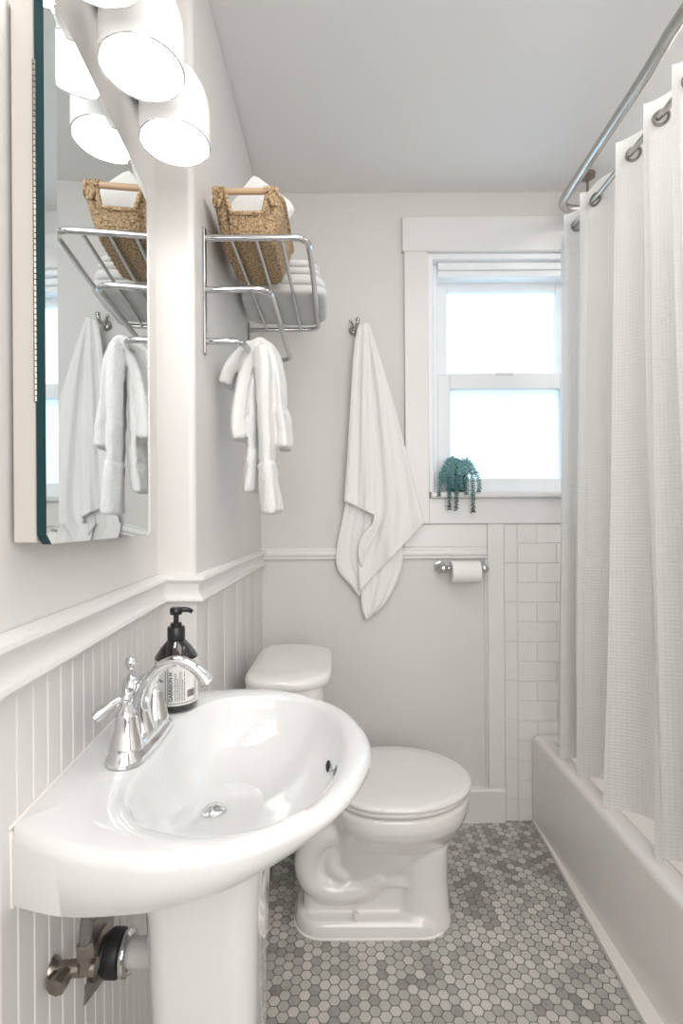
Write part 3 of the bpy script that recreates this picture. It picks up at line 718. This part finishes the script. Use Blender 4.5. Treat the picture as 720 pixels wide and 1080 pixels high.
# folded cloths standing in the basket
def pillow(name, c, hx, hy, hz, rot, label, cat, group=None, m='towel2', layers=1, par=None):
    b = MB(); q = Matrix.Rotation(rot[2],4,'Z') @ Matrix.Rotation(rot[1],4,'Y') @ Matrix.Rotation(rot[0],4,'X')
    for k in range(layers):
        h = hz/layers; zc = -hz+h+2*h*k
        L = []
        for f, zz in ((.80,-1),(.93,-.85),(.99,-.45),(1,0),(.99,.45),(.93,.85),(.80,1)):
            rr = min(.05, hx*.4, hy*.4); ex = hx-(1-f)*rr*1.6; ey = hy-(1-f)*rr*1.6
            ex *= 1-.02*((k*7) % 3); ey *= 1-.03*((k*5) % 3)
            L.append([Vector((p.x+.004*math.sin(p.y*40+k*2), p.y, zc+h*zz*.98+.003*math.sin(p.x*30+p.y*25+k))) for p in rrect(-ex,ex,-ey,ey,min(.06, ex*.5, ey*.5),0,5)])
        bb = MB().loft(L, True, True, True); b.add([Vector(c)+(q @ v) for v in bb.v], bb.f)
    o = b.build(name, M[m], par, sub=1)
    if label: tag(o, label, cat, group)
    return o
pillow('folded_cloth', (-.207,1.295,1.938), .064, .015, .076, (.10, .70, 0), 'folded white cloth leaning to the right out of the basket', 'cloth')
pillow('folded_cloth', (-.235,1.39,1.895), .030, .04, .050, (0, .15, .1), 'rolled white cloth lying low in the basket, left of the leaning one', 'cloth')
# folded towels on the far end of the rack
zz = ZB+.001
for k, (hx, hy, hz, dx) in enumerate(((.130,.130,.032,.0),(.122,.122,.022,-.006))):
    pillow('folded_towel', (-.170+dx, 1.618, zz+hz), hx, hy, hz, (0,0,.03*(-1)**k), ['thick folded white towel on the rack behind the basket, lower of two', 'flat folded white towel behind the basket, lying on a thicker one'][k], 'towel', 'folded towels on the rack', 'towel', 2)
    zz += 2*hz*.985

# hand towel bunched over the lower bar
ht = MB()
def strand(pts, hw, ly, y0, wob=0):
    path = []
    for (px, py) in pts: path.append(P(px, py, y0))
    path = spline(path, 5); n = len(path); loops = []; N = 28
    for i, p in enumerate(path):
        t = (path[min(i+1,n-1)]-path[max(i-1,0)]).normalized(); nn_ = Vector((t.z, 0, -t.x))
        u = i/(n-1); w = hw[0]+(hw[1]-hw[0])*u
        e = .55+.45*min(1, min(u, 1-u)*9+.25)
        lp = []
        for k in range(N):
            a = 2*PI*k/N; ca_, sa = math.cos(a), math.sin(a)
            lp.append(p+nn_*(w*e*math.copysign(abs(ca_)**.8, ca_)*(1+.12*math.sin(3*a+wob+u*3)))+Vector((0,1,0))*(ly*(.85+.15*e)*math.copysign(abs(sa)**.8, sa))+nn_*.004*math.sin(5*sa+wob))
        loops.append(lp)
    ht.loft(loops, True, True, True)
YH = 1.275
strand([(277,372),(266,370),(253,381),(243,396),(240,407)], (.017,.014), .048, YH+.03, 0)
strand([(272,371),(262,390),(255,420),(252,445),(253,464)], (.015,.018), .042, YH+.005, 1)
strand([(274,374),(270,400),(268,440),(267,478)], (.014,.0135), .055, YH+.04, 2)
strand([(267,474),(267,484),(266,488)], (.0165,.0165), .056, YH+.04, 2)
strand([(267,484),(266,500),(264,519)], (.015,.0195), .056, YH+.04, 2)
strand([(277,368),(280,390),(281,430),(282,492)], (.021,.016), .040, YH-.012, 3)
strand([(282,488),(283,497),(283,502)], (.0185,.0185), .042, YH-.012, 3)
strand([(283,498),(284,515),(286,542)], (.017,.0245), .042, YH-.012, 3)
strand([(270,370),(280,366),(289,378),(295,402),(297,434)], (.016,.012), .055, YH+.035, 4)
strand([(297,430),(297,437),(298,440)], (.0145,.0145), .056, YH+.035, 4)
strand([(298,436),(300,452),(301,474)], (.013,.018), .054, YH+.035, 4)
hto = ht.build('hand_towel', M['towel'], remesh=.0026); hto.modifiers['s'].iterations = 3
tag(hto, 'white hand towel bunched over the lower bar of the chrome rack', 'towel')
tx = bpy.data.textures.new('cloth_noise', 'CLOUDS'); tx.noise_scale = .035
dm = hto.modifiers.new('d', 'DISPLACE'); dm.texture = tx; dm.strength = .006; dm.mid_level = .5

# ------------------------------------------------------------------ wall hook and bath towel
hk = thing('wall_hook', (.055, YB, 1.905), 'small chrome robe hook on the back wall holding the long towel', 'hook')
MB().lathe([(.020,0),(.020,.004),(.013,.010),(.010,.012)], 24, (.052,YB-.0005,1.905), (0,-1,0)).build('hook_plate', M['nickel'], hk)
b = MB().tube(spline([(.052,YB-.008,1.905),(.056,YB-.03,1.900),(.062,YB-.050,1.905),(.066,YB-.058,1.922)],5), [.007]*16, 12); b.ball((.066,YB-.058,1.926), .009)
b.tube(spline([(.052,YB-.01,1.915),(.045,YB-.022,1.925),(.040,YB-.030,1.930)],4), .005, 10); b.ball((.040,YB-.030,1.931), .007)
b.build('hook_arm', M['nickel'], hk)
bt = MB()
def sheet(left, right, y, amp, fr_, ph, ncol=40, nrow=70, bul=0., curl=None):
    L = spline([(px, py, 0) for px, py in left], 12); Rr = spline([(px, py, 0) for px, py in right], 12); g = []
    def at(c, t):
        x = t*(len(c)-1); i = min(int(x), len(c)-2); return c[i].lerp(c[i+1], x-i)
    for j in range(nrow+1):
        v = j/nrow; a = at(L, v); d = at(Rr, v); row = []
        for i in range(ncol+1):
            u = i/ncol; p = a.lerp(d, u)
            off = (amp[0]+(amp[1]-amp[0])*v)*math.sin(u*fr_*2*PI+ph+.8*math.sin(3*v))*(.6+.4*math.sin(PI*u))+bul*math.sin(PI*u)*(1-v*.4)
            off += .0025*math.sin(u*31+v*6)*v
            if curl: off += curl(u, v)
            row.append(P(p.x, p.y, y-off))
        g += row
    n = ncol+1
    bt.add(g, [(j*n+i, j*n+i+1, (j+1)*n+i+1, (j+1)*n+i) for j in range(nrow) for i in range(ncol)])
# back layers first, then the upper left fold and the broad front fold
sheet([(380,348),(372,440),(366,520),(354,591),(371,619),(378,628)], [(384,348),(386,440),(388,520),(386,570),(381,600),(379,628)], YB-.030, (.002,.008), 1.5, .3)
sheet([(384,348),(384,440),(384,540),(380,600),(381,640),(386,653)], [(390,348),(405,440),(418,540),(424,592),(408,633),(387,653)], YB-.034, (.002,.010), 1.3, 2.0)
sheet([(379,343),(374,372),(370,430),(366,490),(363,528)], [(388,341),(391,372),(392,430),(396,490),(397,545)], YB-.060, (.003,.011), 1.6, .5, bul=.010)
sheet([(395,541),(393,552),(384,561),(378,574),(378,590)], [(397,543),(399,556),(393,570),(386,584),(381,598)], YB-.060, (.001,.004), 1, 0, nrow=20)
sheet([(385,341),(389,380),(392,440),(394,500),(394,545),(385,572),(378,596),(379,623)], [(390,341),(404,385),(417,430),(427,470),(436,510),(442,532),(447,548),(447.5,551)], YB-.050, (.002,.020), 1.7, 2.2, ncol=50, bul=.012,
      curl=lambda u, v: .010*max(0, v-.6)*math.sin(u*9))
bto = bt.build('bath_towel', M['towel2'], solid=.0045, fix=False); tag(bto, 'long white bath towel hanging from the hook on the back wall', 'towel')

# ------------------------------------------------------------------ toilet paper
tp = thing('toilet_paper_holder', (.475, YB, .975), 'ornate chrome two-post paper holder on the white panel', 'toilet paper holder')
yr = YB-.062; zr = P(490, 601, yr).z
for px in (467, 510):
    x = P(px, 600, yr).x
    MB().lathe([(.024,0),(.024,.004),(.018,.007),(.020,.011),(.012,.016),(.0095,.03),(.013,.036),(.0145,.044),(.011,.050),(.0165,.056),(.0175,.064),(.0165,.072),(.010,.078),(.0001,.080)], 24, (x,YB-.0005,zr+.002), (0,-1,0)).build('post', M['rackchrome'], tp)
MB().tube([(P(468,0,yr).x+.004,yr,zr+.004),(P(509,0,yr).x-.004,yr,zr+.004)], .0065, 12).build('roller', M['chrome'], tp)
xa, xb_ = P(475,0,yr).x, P(505,0,yr).x
pr = thing('toilet_paper_roll', ((xa+xb_)/2, yr, zr), 'white toilet paper roll on the chrome holder', 'toilet paper')
zo = zr-.010
MB().lathe([(.0188,0),(.040,0),(.041,.001),(.041,xb_-xa-.001),(.040,xb_-xa),(.0188,xb_-xa),(.0188,0)], 48, (xa,yr,zo), (1,0,0)).build('paper', M['paper'], pr, angle=30)
MB().loft([[Vector((x, yr+.019*math.cos(2*PI*k/32), zo+.019*math.sin(2*PI*k/32))) for k in range(32)] for x in (xa-.0005, xb_+.0005)], True).build('core', M['cardboard'], pr)

# ------------------------------------------------------------------ trailing plant on the sill
pc = P(482, 520, 1.985); ps = Vector((pc.x, 1.990, 1.2756))
pt = thing('trailing_succulent', ps, 'trailing blue-green succulent in a small pot at the left of the window sill', 'plant')
MB().lathe([(.030,0),(.036,.004),(.040,.045),(.042,.070),(.038,.070),(.036,.06),(.0001,.06)], 28, ps).build('pot', M['pot'], pt)
rp_ = random.Random(11)
def stem(path, r=.0145):
    path = spline(path, 10); b = MB(); b.tube(path, .0018, 6)
    acc = 0; last = path[0]; k = 0
    for i in range(1, len(path)):
        acc += (path[i]-last).length; last = path[i]
        if acc < .0048: continue
        acc = 0
        t = (path[i]-path[i-1]).normalized(); a = t.orthogonal().normalized(); c = t.cross(a)
        for q in range(4):
            k += 1; an = k*2.4+q*1.57; d = (a*math.cos(an)+c*math.sin(an)); d = (d+t*.55).normalized()
            l = r*rp_.uniform(.85,1.15)*(1-.25*i/len(path)); w_ = l*.30; o = path[i]
            s1_ = d.cross(t).normalized(); s2_ = d.cross(s1_).normalized()
            m_ = o+d*l*.6
            b.add([o, m_+s1_*w_, m_+s2_*w_*.8, m_-s1_*w_, m_-s2_*w_*.8, o+d*l], [(0,1,2),(0,2,3),(0,3,4),(0,4,1),(5,2,1),(5,3,2),(5,4,3),(5,1,4)])
    b.build('stem', M['leaf'], pt)
top = ps+Vector((0,0,.078))
ends = [(463,523,1.955),(469,512,1.94),(474,537,1.945),(477,515,1.93),(481,538,1.945),(487,516,1.93),(492,522,1.935),(499,541,1.945),(505,519,1.95),(466,500,1.95),(496,500,1.94),(484,500,1.92),(472,500,1.93),(489,505,1.99),(478,508,1.96)]
for px, py, y in ends:
    e = P(px, py, y); hub = top+Vector(((e.x-top.x)*.45, (e.y-top.y)*.45, .036+rp_.uniform(-.006,.014)))
    mid = Vector((e.x*.85+top.x*.15+rp_.uniform(-.004,.004), top.y+(e.y-top.y)*.92, top.z-.004))
    low = Vector((e.x+rp_.uniform(-.005,.005), e.y, mid.z*.45+e.z*.55))
    stem([top+Vector(((e.x-top.x)*.1,0,-.005)), hub, mid, low, e])

# ------------------------------------------------------------------ light
def area(name, loc, target, sx, sy, power, col):
    l = bpy.data.lights.new(name, 'AREA'); l.shape = 'RECTANGLE'; l.size = sx; l.size_y = sy; l.energy = power; l.color = col
    o = bpy.data.objects.new(name, l); C.objects.link(o); o.location = loc
    o.rotation_euler = (Vector(target)-Vector(loc)).to_track_quat('-Z', 'Y').to_euler(); return o
area('daylight', (.66, YB+.75, 1.95), (.66, YB, 1.75), 1.6, 1.6, 24, (.88, .95, 1.))
area('fill_behind_camera', (.40, -.9, 1.55), (.25, 1.6, .85), 1.6, 1.6, 36, (1, .985, .965))  # unseen fill lamp added behind the camera to brighten the room
area('ceiling_fill', (.35, .55, 2.42), (.35, .55, 0), .7, .7, 6, (1, .98, .95))  # added soft fill below the ceiling, not a fixture of the room
area('tub_fill', (1.15, 1.2, 2.42), (1.15, 1.2, 0), .5, .5, 7, (1, .98, .95))  # added fill above the tub, brightens the curtain from inside
wd = bpy.data.worlds.new('sky'); bpy.context.scene.world = wd; wd.use_nodes = True
wd.node_tree.nodes['Background'].inputs[0].default_value = (.75, .87, 1, 1); wd.node_tree.nodes['Background'].inputs[1].default_value = .6
sc = bpy.context.scene
sc.view_settings.view_transform = 'Standard'; sc.view_settings.exposure = -0.04
sc.cycles.max_bounces = 10; sc.cycles.diffuse_bounces = 6; sc.cycles.glossy_bounces = 6
sc.cycles.sample_clamp_indirect = 4.0; sc.cycles.caustics_reflective = False; sc.cycles.caustics_refractive = False

# ------------------------------------------------------------------ camera
cam = bpy.data.cameras.new('camera'); co = bpy.data.objects.new('camera', cam); C.objects.link(co); sc.camera = co
cam.sensor_fit = 'AUTO'; cam.sensor_width = 36; cam.lens = F/1080*36; cam.shift_y = (CY-540)/1080; cam.clip_start = .02
co.matrix_world = Matrix.Translation((0, 0, H)) @ Matrix.Rotation(PI/2, 4, 'X') @ Matrix.Rotation(math.radians(-.35), 4, 'Z')
